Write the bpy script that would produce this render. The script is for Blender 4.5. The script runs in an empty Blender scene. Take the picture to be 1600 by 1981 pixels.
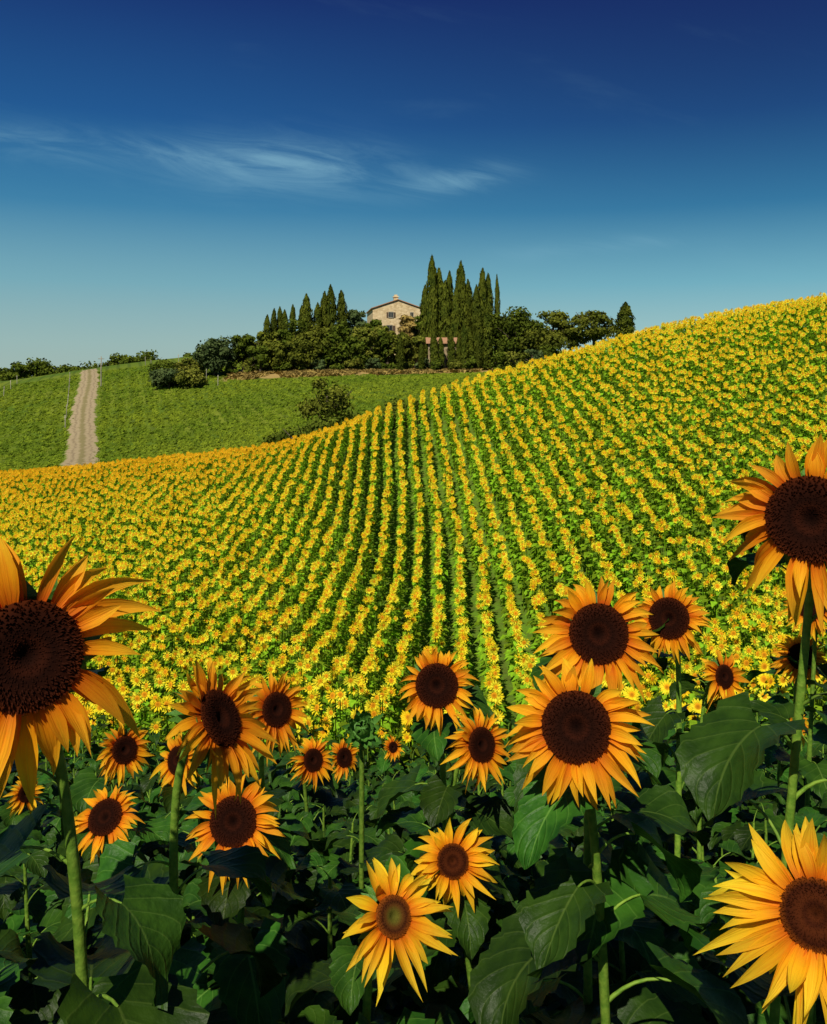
import bpy, math, random
import numpy as np
from mathutils import Vector, Matrix, Quaternion
rng = np.random.default_rng(7)
random.seed(7)
scene = bpy.context.scene
COL = scene.collection

# ------------------------------------------------------------------ helpers
def lin(r, g, b):
    f = lambda c: (c/255/12.92) if c/255 <= 0.04045 else ((c/255+0.055)/1.055)**2.4
    return (f(r), f(g), f(b), 1.0)

class T:  # template geometry
    def __init__(s): s.V=[]; s.F=[]; s.M=[]; s.UV=[]
    def add(s, verts, faces, mat=0, uvs=None):
        o=len(s.V); s.V.extend([tuple(v) for v in verts])
        for f in faces:
            s.F.append(tuple(i+o for i in f)); s.M.append(mat)
            for i in f: s.UV.append(tuple(uvs[i]) if uvs is not None else (0.0,0.0))
    def arr(s):
        V=np.array(s.V,float).reshape(-1,3); tot=np.array([len(f) for f in s.F],int)
        loops=np.array([i for f in s.F for i in f],int)
        return dict(V=V,loops=loops,tot=tot,mat=np.array(s.M,int),uv=np.array(s.UV,float).reshape(-1,2))

def combine(parts):
    V=[];L=[];Tt=[];Mt=[];U=[];R=[];o=0
    for a,M,off,r in parts:
        v=a['V']@M.T+off; V.append(v); L.append(a['loops']+o); Tt.append(a['tot']); Mt.append(a['mat']); U.append(a['uv'])
        R.append(np.full(len(v),r)); o+=len(v)
    return dict(V=np.concatenate(V),loops=np.concatenate(L),tot=np.concatenate(Tt),mat=np.concatenate(Mt),uv=np.concatenate(U),rnd=np.concatenate(R))

def mesh(name, a, mats, smooth=True):
    me=bpy.data.meshes.new(name); n=len(a['V'])
    me.vertices.add(n); me.vertices.foreach_set('co',a['V'].astype(np.float32).ravel())
    me.loops.add(len(a['loops'])); me.loops.foreach_set('vertex_index',a['loops'].astype(np.int32))
    me.polygons.add(len(a['tot']))
    st=np.concatenate([[0],np.cumsum(a['tot'])[:-1]]).astype(np.int32)
    me.polygons.foreach_set('loop_start',st)
    for m in mats: me.materials.append(m)
    me.polygons.foreach_set('material_index',a['mat'].astype(np.int32))
    me.polygons.foreach_set('use_smooth',np.full(len(a['tot']),smooth))
    uv=me.uv_layers.new(name='UVMap'); uv.data.foreach_set('uv',a['uv'].astype(np.float32).ravel())
    if 'rnd' in a:
        at=me.attributes.new('rnd','FLOAT','POINT'); at.data.foreach_set('value',a['rnd'].astype(np.float32))
    me.update(calc_edges=True)
    return me

def ob(name, data=None, parent=None, loc=(0,0,0), label=None, cat=None, group=None, kind=None):
    o=bpy.data.objects.new(name,data); COL.objects.link(o); o.location=loc
    if parent is not None: o.parent=parent
    if data is None: o.empty_display_size=0.2
    if label: o['label']=label
    if cat: o['category']=cat
    if group: o['group']=group
    if kind: o['kind']=kind
    return o

def tube(t, pts, rad, ns=6, mat=0, cap=False):
    pts=[np.array(p,float) for p in pts]; n=len(pts); V=[];UV=[]
    for i,p in enumerate(pts):
        d=pts[min(i+1,n-1)]-pts[max(i-1,0)]; d/=np.linalg.norm(d)+1e-9
        ref=np.array([0,1,0.]) if abs(d[1])<0.9 else np.array([1.,0,0])
        a=np.cross(d,ref); a/=np.linalg.norm(a); b=np.cross(d,a)
        for k in range(ns):
            th=2*math.pi*k/ns
            V.append(p+rad[i]*(math.cos(th)*a+math.sin(th)*b)); UV.append((k/ns,i/(n-1)))
    F=[]
    for i in range(n-1):
        for k in range(ns):
            k2=(k+1)%ns; F.append((i*ns+k,i*ns+k2,(i+1)*ns+k2,(i+1)*ns+k))
    if cap: F.append(tuple(range((n-1)*ns,n*ns)))
    t.add(V,F,mat,UV)

def box(t,x0,x1,y0,y1,z0,z1,mat=0):
    V=[(x0,y0,z0),(x1,y0,z0),(x1,y1,z0),(x0,y1,z0),(x0,y0,z1),(x1,y0,z1),(x1,y1,z1),(x0,y1,z1)]
    F=[(0,3,2,1),(4,5,6,7),(0,1,5,4),(1,2,6,5),(2,3,7,6),(3,0,4,7)]
    t.add(V,F,mat,[(v[0]+v[1],v[2]) for v in V])

# ------------------------------------------------------------------ materials
class NT:
    def __init__(s, name, world=False):
        if world: s.m=bpy.data.worlds.new(name)
        else: s.m=bpy.data.materials.new(name)
        s.m.use_nodes=True; s.t=s.m.node_tree; s.t.nodes.clear()
    def n(s, typ, **kw):
        nd=s.t.nodes.new(typ)
        for k,v in kw.items():
            if k.startswith('i_'):
                key=k[2:]; key=int(key) if key.isdigit() else key.replace('_',' ')
                if isinstance(v,bpy.types.NodeSocket): s.t.links.new(v,nd.inputs[key])
                else: nd.inputs[key].default_value=v
            else: setattr(nd,k,v)
        return nd
    def math(s,op,a,b=0.0,c=0.0,clamp=False):
        nd=s.t.nodes.new('ShaderNodeMath'); nd.operation=op; nd.use_clamp=clamp
        for i,v in enumerate((a,b,c)):
            if isinstance(v,bpy.types.NodeSocket): s.t.links.new(v,nd.inputs[i])
            else: nd.inputs[i].default_value=v
        return nd.outputs[0]
    def mix(s,f,a,b,typ='MIX'):
        nd=s.t.nodes.new('ShaderNodeMix'); nd.data_type='RGBA'; nd.blend_type=typ; nd.clamp_factor=True
        for i,v in ((0,f),(6,a),(7,b)):
            if isinstance(v,bpy.types.NodeSocket): s.t.links.new(v,nd.inputs[i])
            else:
                if i>0 and len(v)==3: v=(*v,1)
                nd.inputs[i].default_value=v
        return nd.outputs[2]
    def ramp(s,f,stops,interp='LINEAR'):
        nd=s.t.nodes.new('ShaderNodeValToRGB'); cr=nd.color_ramp; cr.interpolation=interp
        while len(cr.elements)<len(stops): cr.elements.new(0.5)
        for e,(p,c) in zip(cr.elements,stops):
            e.position=p; e.color=(*c,1) if len(c)==3 else c
        s.t.links.new(f,nd.inputs[0]); return nd.outputs[0]
    def noise(s,scale,detail=3,vec=None,rough=0.55,dist=0.0):
        nd=s.t.nodes.new('ShaderNodeTexNoise'); nd.inputs['Scale'].default_value=scale; nd.inputs['Detail'].default_value=detail
        nd.inputs['Roughness'].default_value=rough; nd.inputs['Distortion'].default_value=dist
        if vec is not None: s.t.links.new(vec,nd.inputs['Vector'])
        return nd.outputs['Fac']
    def smooth(s,v,a,b):
        nd=s.t.nodes.new('ShaderNodeMapRange'); nd.interpolation_type='SMOOTHSTEP'
        s.t.links.new(v,nd.inputs[0]); nd.inputs[1].default_value=a; nd.inputs[2].default_value=b; return nd.outputs[0]
    def rnd(s):
        a=s.n('ShaderNodeAttribute',attribute_name='rnd').outputs['Fac']; o=s.n('ShaderNodeObjectInfo').outputs['Random']
        return s.math('FRACT',s.math('ADD',a,o))
    def out(s,col,rough=0.6,spec=0.3,bump=None,bs=0.3,bd=0.01,trans=0.0,tcol=None):
        p=s.n('ShaderNodeBsdfPrincipled'); L=s.t.links
        if isinstance(col,bpy.types.NodeSocket): L.new(col,p.inputs['Base Color'])
        else: p.inputs['Base Color'].default_value=(*col,1)
        if isinstance(rough,bpy.types.NodeSocket): L.new(rough,p.inputs['Roughness'])
        else: p.inputs['Roughness'].default_value=rough
        p.inputs['Specular IOR Level'].default_value=spec
        if bump is not None:
            b=s.n('ShaderNodeBump'); b.inputs['Strength'].default_value=bs; b.inputs['Distance'].default_value=bd
            L.new(bump,b.inputs['Height']); L.new(b.outputs[0],p.inputs['Normal'])
        sh=p.outputs[0]
        if trans>0:
            tr=s.n('ShaderNodeBsdfTranslucent'); 
            c=tcol if tcol is not None else col
            if isinstance(c,bpy.types.NodeSocket): L.new(c,tr.inputs[0])
            else: tr.inputs[0].default_value=(*c,1)
            mx=s.n('ShaderNodeMixShader'); mx.inputs[0].default_value=trans
            L.new(sh,mx.inputs[1]); L.new(tr.outputs[0],mx.inputs[2]); sh=mx.outputs[0]
        o=s.n('ShaderNodeOutputMaterial'); L.new(sh,o.inputs['Surface']); return s.m

def uvxy(n):
    sp=n.n('ShaderNodeSeparateXYZ',i_0=n.n('ShaderNodeTexCoord').outputs['UV']); return sp.outputs[0],sp.outputs[1]

def petal_mat(name, base, mid, tip, trans=0.42):
    n=NT(name); x,y=uvxy(n); r=n.rnd()
    c=n.ramp(y,[(0.0,base),(0.34,mid),(0.80,tip),(1.0,tip)])
    comb=n.n('ShaderNodeCombineXYZ',i_0=n.math('MULTIPLY',x,11.0),i_1=n.math('MULTIPLY',y,1.2),i_2=n.math('MULTIPLY',r,30.0)).outputs[0]
    nz=n.noise(1.0,2,comb)
    c=n.mix(n.math('MULTIPLY',n.smooth(nz,0.45,0.75),0.40),c,base)
    w=n.noise(9.0,3,n.n('ShaderNodeTexCoord').outputs['Object'])
    c=n.mix(n.math('MULTIPLY',n.smooth(w,0.5,0.8),0.2),c,tuple(k*0.7 for k in mid))
    hs=n.n('ShaderNodeHueSaturation',i_Value=n.math('MULTIPLY_ADD',r,0.28,0.88),i_Hue=n.math('MULTIPLY_ADD',r,0.022,0.489)); n.t.links.new(c,hs.inputs['Color'])
    return n.out(hs.outputs[0],0.6,0.12,nz,0.8,0.003,trans)

M_pet_deep = petal_mat('petal_deep_orange',(0.66,0.11,0.004),(0.90,0.35,0.008),(0.94,0.50,0.020))
M_pet_gold = petal_mat('petal_golden',(0.72,0.14,0.004),(0.90,0.41,0.009),(0.93,0.58,0.022))
M_pet_yel  = petal_mat('petal_yellow',(0.76,0.16,0.005),(0.92,0.48,0.012),(0.94,0.66,0.030))

def leaf_mat(name, dark, light, vein, trans=0.15, spec=0.35, rough=0.45, veinf=.6):
    n=NT(name); x,y=uvxy(n); r=n.rnd()
    s=n.math('ABSOLUTE',n.math('SUBTRACT',x,0.5))
    mid=n.math('SUBTRACT',1.0,n.smooth(s,0.006,0.022))
    f=n.math('FRACT',n.math('MULTIPLY',n.math('SUBTRACT',y,n.math('MULTIPLY',s,0.95)),5.5))
    f=n.math('ABSOLUTE',n.math('SUBTRACT',f,0.5))
    lat=n.math('SUBTRACT',1.0,n.smooth(f,0.012,0.06))
    v=n.math('MAXIMUM',mid,n.math('MULTIPLY',lat,0.5))
    ob_=n.n('ShaderNodeTexCoord').outputs['Object']
    nz=n.noise(18.0,3,ob_)
    c=n.mix(n.smooth(nz,0.3,0.7),dark,light)
    c=n.mix(n.math('MULTIPLY',v,veinf),c,vein)
    hs=n.n('ShaderNodeHueSaturation',i_Value=n.math('MULTIPLY_ADD',r,1.2,0.45),i_Hue=n.math('MULTIPLY_ADD',r,0.035,0.465)); n.t.links.new(c,hs.inputs['Color'])
    puck=n.noise(70.0,3,ob_)
    h=n.math('ADD',n.math('MULTIPLY',n.math('MINIMUM',f,0.2),2.2),n.math('MULTIPLY',puck,0.9))
    return n.out(hs.outputs[0],rough,spec,h,0.7,0.004,trans)
M_leaf_dim = leaf_mat('leaf_dimmed_green',(0.010,0.045,0.004),(0.023,0.082,0.007),(0.075,0.16,0.025),0.14,0.15,0.46,.7)  # foreground dimness put into the leaf colour; the field copy is brighter
M_leaf_field = leaf_mat('leaf_field_green',(0.14,0.31,0.010),(0.22,0.43,0.016),(0.22,0.42,0.04),0.35,0.1,0.6,.3)

def simple(name,c1,c2,scale=8,rough=0.7,bs=0.3,bd=0.01,trans=0.0,det=4):
    n=NT(name); nz=n.noise(scale,det,n.n('ShaderNodeTexCoord').outputs['Object'])
    r=n.rnd(); c=n.mix(n.smooth(nz,0.3,0.7),c1,c2)
    hs=n.n('ShaderNodeHueSaturation',i_Value=n.math('MULTIPLY_ADD',r,0.5,0.75)); n.t.links.new(c,hs.inputs['Color'])
    return n.out(hs.outputs[0],rough,0.2,nz,bs,bd,trans)
M_stem = simple('stem_green',(0.09,0.19,0.016),(0.18,0.29,0.032),60,0.6,0.8,0.004)
M_calyx = simple('calyx_green',(0.04,0.13,0.015),(0.08,0.19,0.03),40,0.5,0.4,0.003,0.1)
def disc_mat(name, cin, cmid, cout):
    n=NT(name); x,y=uvxy(n)
    c=n.ramp(x,[(0.0,tuple(k*.3 for k in cin)),(0.14,cin),(0.30,cmid),(0.45,cin),(0.8,cmid),(1.0,cout)])
    hs=n.n('ShaderNodeHueSaturation',i_Value=n.math('MULTIPLY_ADD',y,0.45,0.75)); n.t.links.new(c,hs.inputs['Color'])
    return n.out(hs.outputs[0],0.9,0.03)
M_disc = disc_mat('disc_brown',(0.012,0.0035,0.002),(0.027,0.0065,0.003),(0.060,0.012,0.003))
M_disc_r = disc_mat('disc_reddish_brown',(0.060,0.014,0.004),(0.035,0.008,0.003),(0.15,0.035,0.004))
n=NT('disc_green_centre'); x,y=uvxy(n)
c=n.ramp(x,[(0.0,(.06,.06,.008)),(0.25,(.09,.080,.010)),(0.5,(.08,.03,.005)),(0.7,(.05,.012,.003)),(1.0,(.20,.05,.004))])
hs=n.n('ShaderNodeHueSaturation',i_Value=n.math('MULTIPLY_ADD',y,0.9,0.55)); n.t.links.new(c,hs.inputs['Color']); M_disc_g=n.out(hs.outputs[0],0.85,0.08)
n=NT('disc_field'); x,y=uvxy(n); c=n.ramp(x,[(0,(.34,.13,.006)),(.5,(.50,.20,.006)),(1,(.70,.34,.01))]); M_disc_f=n.out(c,0.85,0.08)

n=NT('petal_field'); r=n.rnd(); x,y=uvxy(n)
pos=n.n('ShaderNodeNewGeometry').outputs['Position']; sp=n.n('ShaderNodeSeparateXYZ',i_0=pos)
c=n.ramp(r,[(0.0,(0.95,0.66,0.012)),(0.3,(0.97,0.80,0.02)),(1.0,(0.98,0.90,0.05))])
far=n.math('MULTIPLY',n.smooth(sp.outputs[1],30.0,50.0),n.math('MULTIPLY_ADD',n.smooth(sp.outputs[0],6.0,-10.0),0.7,0.10))
c=n.mix(far,c,(0.94,0.50,0.010,1)); c=n.mix(n.math('MULTIPLY',n.smooth(y,0.35,0.0),.6),c,(0.90,0.50,0.008,1))
M_pet_f=n.out(c,0.6,0.1,trans=0.35)

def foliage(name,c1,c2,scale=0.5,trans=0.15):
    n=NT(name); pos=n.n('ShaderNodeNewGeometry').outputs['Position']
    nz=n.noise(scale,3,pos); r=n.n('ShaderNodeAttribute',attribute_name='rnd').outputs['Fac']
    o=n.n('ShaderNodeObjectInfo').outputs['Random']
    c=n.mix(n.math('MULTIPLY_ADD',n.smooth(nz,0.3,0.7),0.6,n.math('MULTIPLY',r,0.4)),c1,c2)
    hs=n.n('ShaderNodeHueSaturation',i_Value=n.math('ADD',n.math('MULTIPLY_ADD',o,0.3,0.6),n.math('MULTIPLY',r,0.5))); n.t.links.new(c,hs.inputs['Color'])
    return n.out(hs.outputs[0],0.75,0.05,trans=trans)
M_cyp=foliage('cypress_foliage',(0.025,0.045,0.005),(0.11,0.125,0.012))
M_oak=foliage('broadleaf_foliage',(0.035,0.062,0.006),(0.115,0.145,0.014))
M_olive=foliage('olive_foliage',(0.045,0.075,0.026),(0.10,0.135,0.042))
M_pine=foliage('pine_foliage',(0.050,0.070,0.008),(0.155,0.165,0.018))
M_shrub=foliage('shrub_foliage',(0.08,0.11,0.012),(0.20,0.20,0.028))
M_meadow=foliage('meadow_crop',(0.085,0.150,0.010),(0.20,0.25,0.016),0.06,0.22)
M_dry=foliage('dry_grass',(0.22,0.15,0.045),(0.42,0.31,0.09),0.3)
M_bark=simple('bark',(0.06,0.045,0.03),(0.13,0.10,0.07),3,0.9,0.6,0.05)

# ------------------------------------------------------------------ terrain
U=np.array([-.47,-.3,-.15,0,.15,.3,.47])
Y=np.array([0,4,8,12,16,20,25,30,35,40,45,50,60,80,100,120,150,180,250,400,4000.])
G=np.array([
[-1.9,-3.2,-4.75,-5.95,-6.8,-7.1,-7.15,-7.1,-7.0,-6.9,-6.8,-6.75,-7.4,-7.8,-7.4,-5.6,-2,.2,0,-1,0],
[-1.9,-3.2,-4.75,-5.95,-6.8,-7.1,-7.0,-6.8,-6.5,-6.2,-5.9,-5.75,-6.8,-7.0,-5.6,-3.3,1.0,4.7,3,-1,0],
[-1.9,-3.2,-4.75,-5.95,-6.75,-7.0,-6.85,-6.45,-5.9,-5.3,-4.8,-4.75,-6.2,-5.8,-4.0,-1.5,2.4,7,5,0,0],
[-1.9,-3.2,-4.75,-5.95,-6.7,-6.9,-6.6,-5.95,-4.9,-3.5,-2.2,-2.4,-4.5,-3.8,-1.4,.4,2.6,8,5,0,0],
[-1.9,-3.2,-4.75,-5.8,-6.4,-6.45,-5.7,-4.6,-3.2,-1.6,-.3,-.1,-1.5,-1,0,1,3,7,4,0,0],
[-1.9,-3.2,-4.7,-5.6,-6.0,-5.8,-4.6,-3.0,-1.3,.3,1.5,2.0,.8,.5,1,2,3,5,3,0,0],
[-1.9,-3.2,-4.5,-5.2,-5.5,-5.2,-3.7,-2.0,0,2.0,3.0,3.5,3.2,2.5,2.5,2.5,3,4,3,0,0]],float)
def hermite(xk,yk,x):
    d=np.diff(yk,axis=-1)/np.diff(xk); m=np.zeros_like(yk); m[...,1:-1]=(d[...,1:]*np.diff(xk)[:-1]+d[...,:-1]*np.diff(xk)[1:])/(xk[2:]-xk[:-2])
    m[...,0]=d[...,0]; m[...,-1]=d[...,-1]
    x=np.clip(x,xk[0],xk[-1]); i=np.clip(np.searchsorted(xk,x,side='right')-1,0,len(xk)-2)
    h=xk[i+1]-xk[i]; t=(x-xk[i])/h
    return (2*t**3-3*t**2+1)*yk[...,i]+(t**3-2*t**2+t)*h*m[...,i]+(-2*t**3+3*t**2)*yk[...,i+1]+(t**3-t**2)*h*m[...,i+1]
WN=1600; WMAX=math.asinh(4000/10); wk=np.linspace(0,WMAX,WN); yd=10*np.sinh(wk)
G1=hermite(Y,G,yd)
UN=240; ud=np.linspace(-.47,.47,UN); G2=hermite(U,G1.T,ud).T
def gz(x,y):
    x=np.asarray(x,float); y=np.asarray(y,float); yc=np.clip(y,0.0,3999)
    u=np.clip(x/np.maximum(yc,6.0),-.4699,.4699)
    fi=(u+.47)/.94*(UN-1); fj=np.arcsinh(yc/10)/WMAX*(WN-1)
    i=np.clip(fi.astype(int),0,UN-2); j=np.clip(fj.astype(int),0,WN-2); a=fi-i; b=fj-j
    return (G2[i,j]*(1-a)*(1-b)+G2[i+1,j]*a*(1-b)+G2[i,j+1]*(1-a)*b+G2[i+1,j+1]*a*b)
def crest(u): return np.interp(u,U,[58,55,51,48,50,52,54])

xs=10*np.sinh(np.linspace(-6.4,6.4,321)); ys=np.concatenate([-10*np.sinh(np.linspace(3.5,0.05,20)),10*np.sinh(np.linspace(0,WMAX,340))])
XX,YY=np.meshgrid(xs,ys); ZZ=gz(XX,YY)
nx,ny=len(xs),len(ys); idx=np.arange(nx*ny).reshape(ny,nx)
Q=np.stack([idx[:-1,:-1],idx[:-1,1:],idx[1:,1:],idx[1:,:-1]],-1).reshape(-1,4)
V=np.stack([XX,YY,ZZ],-1).reshape(-1,3)
n=NT('ground_soil_and_grass'); pos=n.n('ShaderNodeNewGeometry').outputs['Position']; sp=n.n('ShaderNodeSeparateXYZ',i_0=pos)
big=n.noise(0.05,4,pos); fine=n.noise(2.5,6,pos,0.7); mid=n.noise(0.35,4,pos)
soil=n.mix(n.smooth(fine,0.35,0.65),(0.09,0.12,0.018),(0.11,0.22,0.014))
soil=n.mix(n.smooth(sp.outputs[1],13,9),soil,(0.02,0.02,0.008,1))  # foreground dimness painted into the near soil as well
grass=n.mix(n.smooth(big,0.35,0.65),(0.08,0.14,0.010),(0.18,0.22,0.02))
rowc=n.math('SINE',n.math('MULTIPLY',n.math('MULTIPLY_ADD',sp.outputs[1],.33,sp.outputs[0]),2.856))
grass=n.mix(n.math('MULTIPLY',n.smooth(rowc,-.2,-1.0),.6),grass,(0.05,0.08,0.01,1))
grass=n.mix(n.math('MULTIPLY',n.smooth(fine,0.4,0.7),0.35),grass,(0.07,0.11,0.01))
c=n.mix(n.smooth(n.math('MULTIPLY_ADD',mid,4.0,sp.outputs[1]),58,61),soil,grass)
dy=n.math('MULTIPLY',n.smooth(n.math('MULTIPLY_ADD',mid,8.0,sp.outputs[1]),144,147),n.smooth(n.math('MULTIPLY_ADD',mid,9.0,sp.outputs[1]),160,154))
dx=n.math('MULTIPLY',n.smooth(sp.outputs[0],-33,-28),n.smooth(sp.outputs[0],18,12))
c=n.mix(n.math('MULTIPLY',dy,dx),c,(0.36,0.25,0.09,1))
M_ground=n.out(c,0.95,0.1,fine,0.6,0.08)
a=dict(V=V,loops=Q.ravel(),tot=np.full(len(Q),4),mat=np.zeros(len(Q),int),uv=np.zeros((len(Q)*4,2)))
ob('ground',mesh('ground',a,[M_ground]),kind='structure',label='rolling field soil and grassy meadow hills',cat='ground')

# dirt path
yy=np.arange(70,180,0.8); cx=-35.3-.3545*(yy-94)+0.25*np.sin(yy*0.09); wv=np.linspace(-1.9,1.9,9)
PX=cx[:,None]+wv[None,:]*(1+0.10*np.sin(yy*0.7)[:,None]+.06*np.sin(yy*2.3)[:,None]); PY=np.repeat(yy[:,None],9,1)
PZ=gz(PX,PY)+0.16-0.06*(np.abs(np.abs(wv)-0.9)<0.3)[None,:]; PZ[:,0]-=0.14; PZ[:,-1]-=0.14
idx=np.arange(PX.size).reshape(PX.shape); Q=np.stack([idx[:-1,:-1],idx[:-1,1:],idx[1:,1:],idx[1:,:-1]],-1).reshape(-1,4)
PU=np.stack([np.repeat(wv[None,:],len(yy),0),PY],-1).reshape(-1,2)[Q.ravel()]
n=NT('dirt_path'); tc=n.n('ShaderNodeNewGeometry').outputs['Position']; x,y=uvxy(n)
f=n.noise(3.0,6,tc,0.7); g=n.noise(0.9,5,tc,.7); g2=n.noise(1.4,5,tc,.7); ax_=n.math('ABSOLUTE',x)
xw=n.math('ADD',ax_,n.math('MULTIPLY',n.math('SUBTRACT',g,.5),1.4))
c=n.mix(f,(0.26,0.20,0.11),(0.46,0.37,0.23)); c=n.mix(n.math('MULTIPLY',n.smooth(g2,0.50,0.7),0.6),c,(0.19,0.14,0.08,1))
c=n.mix(n.math('MULTIPLY',n.smooth(xw,.50,.1),.7),c,(0.17,0.15,0.05,1))
c=n.mix(n.math('MULTIPLY',n.smooth(n.math('ABSOLUTE',n.math('SUBTRACT',xw,.9)),.2,.0),.5),c,(0.15,0.11,0.065,1))
c=n.mix(n.smooth(xw,1.45,1.8),c,(0.13,0.18,0.02,1))
M_path=n.out(c,0.95,0.1,f,0.8,0.08)
ob('dirt_path',mesh('dirt_path',dict(V=np.stack([PX,PY,PZ],-1).reshape(-1,3),loops=Q.ravel(),tot=np.full(len(Q),4),mat=np.zeros(len(Q),int),uv=PU),[M_path]),kind='structure',label='rough pale dirt track with grassy edges between vineyards',cat='path')

# ------------------------------------------------------------------ sunflower pieces
def petal(t,th,r0,L,W,tilt,curl,bend,twist,nl=6,na=5,mat=0,z0=0.0,prof=None):
    prof_t=[0,.15,.4,.65,.85,1.0]; prof_w=prof or [.55,.82,1.0,.74,.34,.01]
    V=[];UV=[];r=r0;z=z0;az=th
    px,py_=r0*math.cos(th),r0*math.sin(th)
    for i in range(nl+1):
        q=i/nl; el=tilt+curl*q; a=th+bend*q
        if i>0:
            px+=L/nl*math.cos(el)*math.cos(a); py_+=L/nl*math.cos(el)*math.sin(a); z+=L/nl*math.sin(el)
        w=W*np.interp(q,prof_t,prof_w)*0.5
        tw=twist*q
        side=np.array([-math.sin(a)*math.cos(tw),math.cos(a)*math.cos(tw),math.sin(tw)])
        nrm=np.array([-math.sin(el)*math.cos(a),-math.sin(el)*math.sin(a),math.cos(el)])
        for k in range(na):
            s=-1+2*k/(na-1)
            V.append(np.array([px,py_,z])+side*s*w+nrm*(0.42*w*s*s+0.12*w*math.sin(8*q+th*9)*s)); UV.append((k/(na-1),q))
    F=[(i*na+k,i*na+k+1,(i+1)*na+k+1,(i+1)*na+k) for i in range(nl) for k in range(na-1)]
    t.add(V,F,mat,UV)

def hero_petals(ratio,seed,npet=24,wk=1.0,grav=.10,lk=1.0,toplong=0.0):
    R=random.Random(seed); rd=ratio; parts=[]
    for layer,(cnt,tl,z) in enumerate([(npet,-0.02,-0.02),(npet-4,0.12,0.0),(int(npet*.38),0.26,0.02)]):
        for k in range(cnt):
            if R.random()<.07: continue
            th=2*math.pi*(k+R.uniform(-.5,.5))/cnt+layer*.4
            L=(1-rd*0.92)*R.uniform(.72,1.22)*(1-.06*layer)*lk*(1+toplong*max(0,math.sin(th))**2)
            W=R.uniform(.115,.18)*wk
            t=T(); wild=R.random()<0.28 and layer<2
            curl=R.uniform(-.8,.30)+(R.uniform(-1.2,1.2) if wild else 0)
            petal(t,th,rd*0.92,L,W,tl+R.uniform(-.22,.22),curl,R.uniform(-.5,.5),R.uniform(-1.0,1.0),nl=7,z0=z)
            a=t.arr(); V=a['V']; q=np.clip((np.hypot(V[:,0],V[:,1])-rd)/(1-rd),0,1.2); V[:,1]-=grav*q**2*(1+.8*np.abs(math.cos(th)))
            V[:,2]-=.10*q**2*max(0,-math.sin(th))*R.uniform(-.3,1)
            parts.append((a,np.eye(3),np.zeros(3),R.random()*0.8))
    return combine(parts)

def disc_arr(ratio,seed,nf=1000):
    R=random.Random(seed); t=T(); rd=ratio
    def dz(q): return rd*(0.16+0.12*q*q*2-0.30*q**4) - (0.18*rd*math.exp(-(q/0.22)**2))
    V=[(0,0,dz(0))];UV=[(0,.5)]
    for j in range(1,11):
        q=j/10
        for k in range(28):
            a=2*math.pi*k/28; V.append((rd*1.02*q*math.cos(a),rd*1.02*q*math.sin(a),dz(q))); UV.append((q,.5))
    F=[(0,1+k,1+(k+1)%28) for k in range(28)]
    for j in range(9):
        for k in range(28):
            a=1+j*28; F.append((a+k,a+28+k,a+28+(k+1)%28,a+(k+1)%28))
    t.add(V,F,0,UV)
    for i in range(nf):
        q=math.sqrt((i+.5)/nf)+R.uniform(-.012,.012); q=max(q,.01); a=i*2.399963+R.uniform(-.06,.06)/max(q,.2); s=rd/math.sqrt(nf)*1.35*(0.75+0.35*q)
        x=rd*q*math.cos(a); y=rd*q*math.sin(a); z=dz(q); h=s*(0.4+0.8*(q>.6)*R.uniform(.3,1.6)+R.uniform(0,.4)); b=R.random()
        ox=x*0.06*(q)+R.uniform(-.3,.3)*s; oy=y*0.06*q+R.uniform(-.3,.3)*s
        V=[];UV=[]
        for k in range(4):
            aa=a+k*math.pi/2; V.append((x+s*.75*math.cos(aa),y+s*.75*math.sin(aa),z-.003)); UV.append((q,b*.5))
        V.append((x+ox,y+oy,z+h)); UV.append((q,min(1,.35+b*.65)))
        t.add(V,[(0,1,4),(1,2,4),(2,3,4),(3,0,4)],0,UV)
    return t.arr()
DISCS={}
def get_disc(ratio,kind):
    key=(round(ratio*20)/20,kind)
    if key not in DISCS: DISCS[key]=mesh('seed_disc',disc_arr(key[0],3),[[M_disc,M_disc_g,M_disc_r][kind]],smooth=False)
    return DISCS[key]

def calyx_arr(ratio,seed):
    t=T(); rd=ratio*1.04; V=[];F=[]; rings=[(0.10,-.30),(rd*.6,-.22),(rd*.95,-.11),(rd,-.02)]
    for r_,z in rings:
        for k in range(20):
            a=2*math.pi*k/20; V.append((r_*math.cos(a),r_*math.sin(a),z))
    for j in range(3):
        for k in range(20): F.append((j*20+k,j*20+(k+1)%20,(j+1)*20+(k+1)%20,(j+1)*20+k))
    t.add(V,F,0,[(0,0)]*len(V)); R=random.Random(seed)
    for k in range(24):
        th=2*math.pi*(k+R.uniform(-.3,.3))/24
        petal(t,th,rd*.8,R.uniform(.25,.4),.2,-.45+R.uniform(-.2,.15),R.uniform(-.4,.3),R.uniform(-.2,.2),0,nl=4,na=3,z0=-.14,prof=[.9,1,.8,.5,.2,.02])
    return t.arr()
CALYX=[mesh('calyx',calyx_arr(r_,i),[M_calyx]) for i,r_ in enumerate((.33,.42,.47))]

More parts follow.
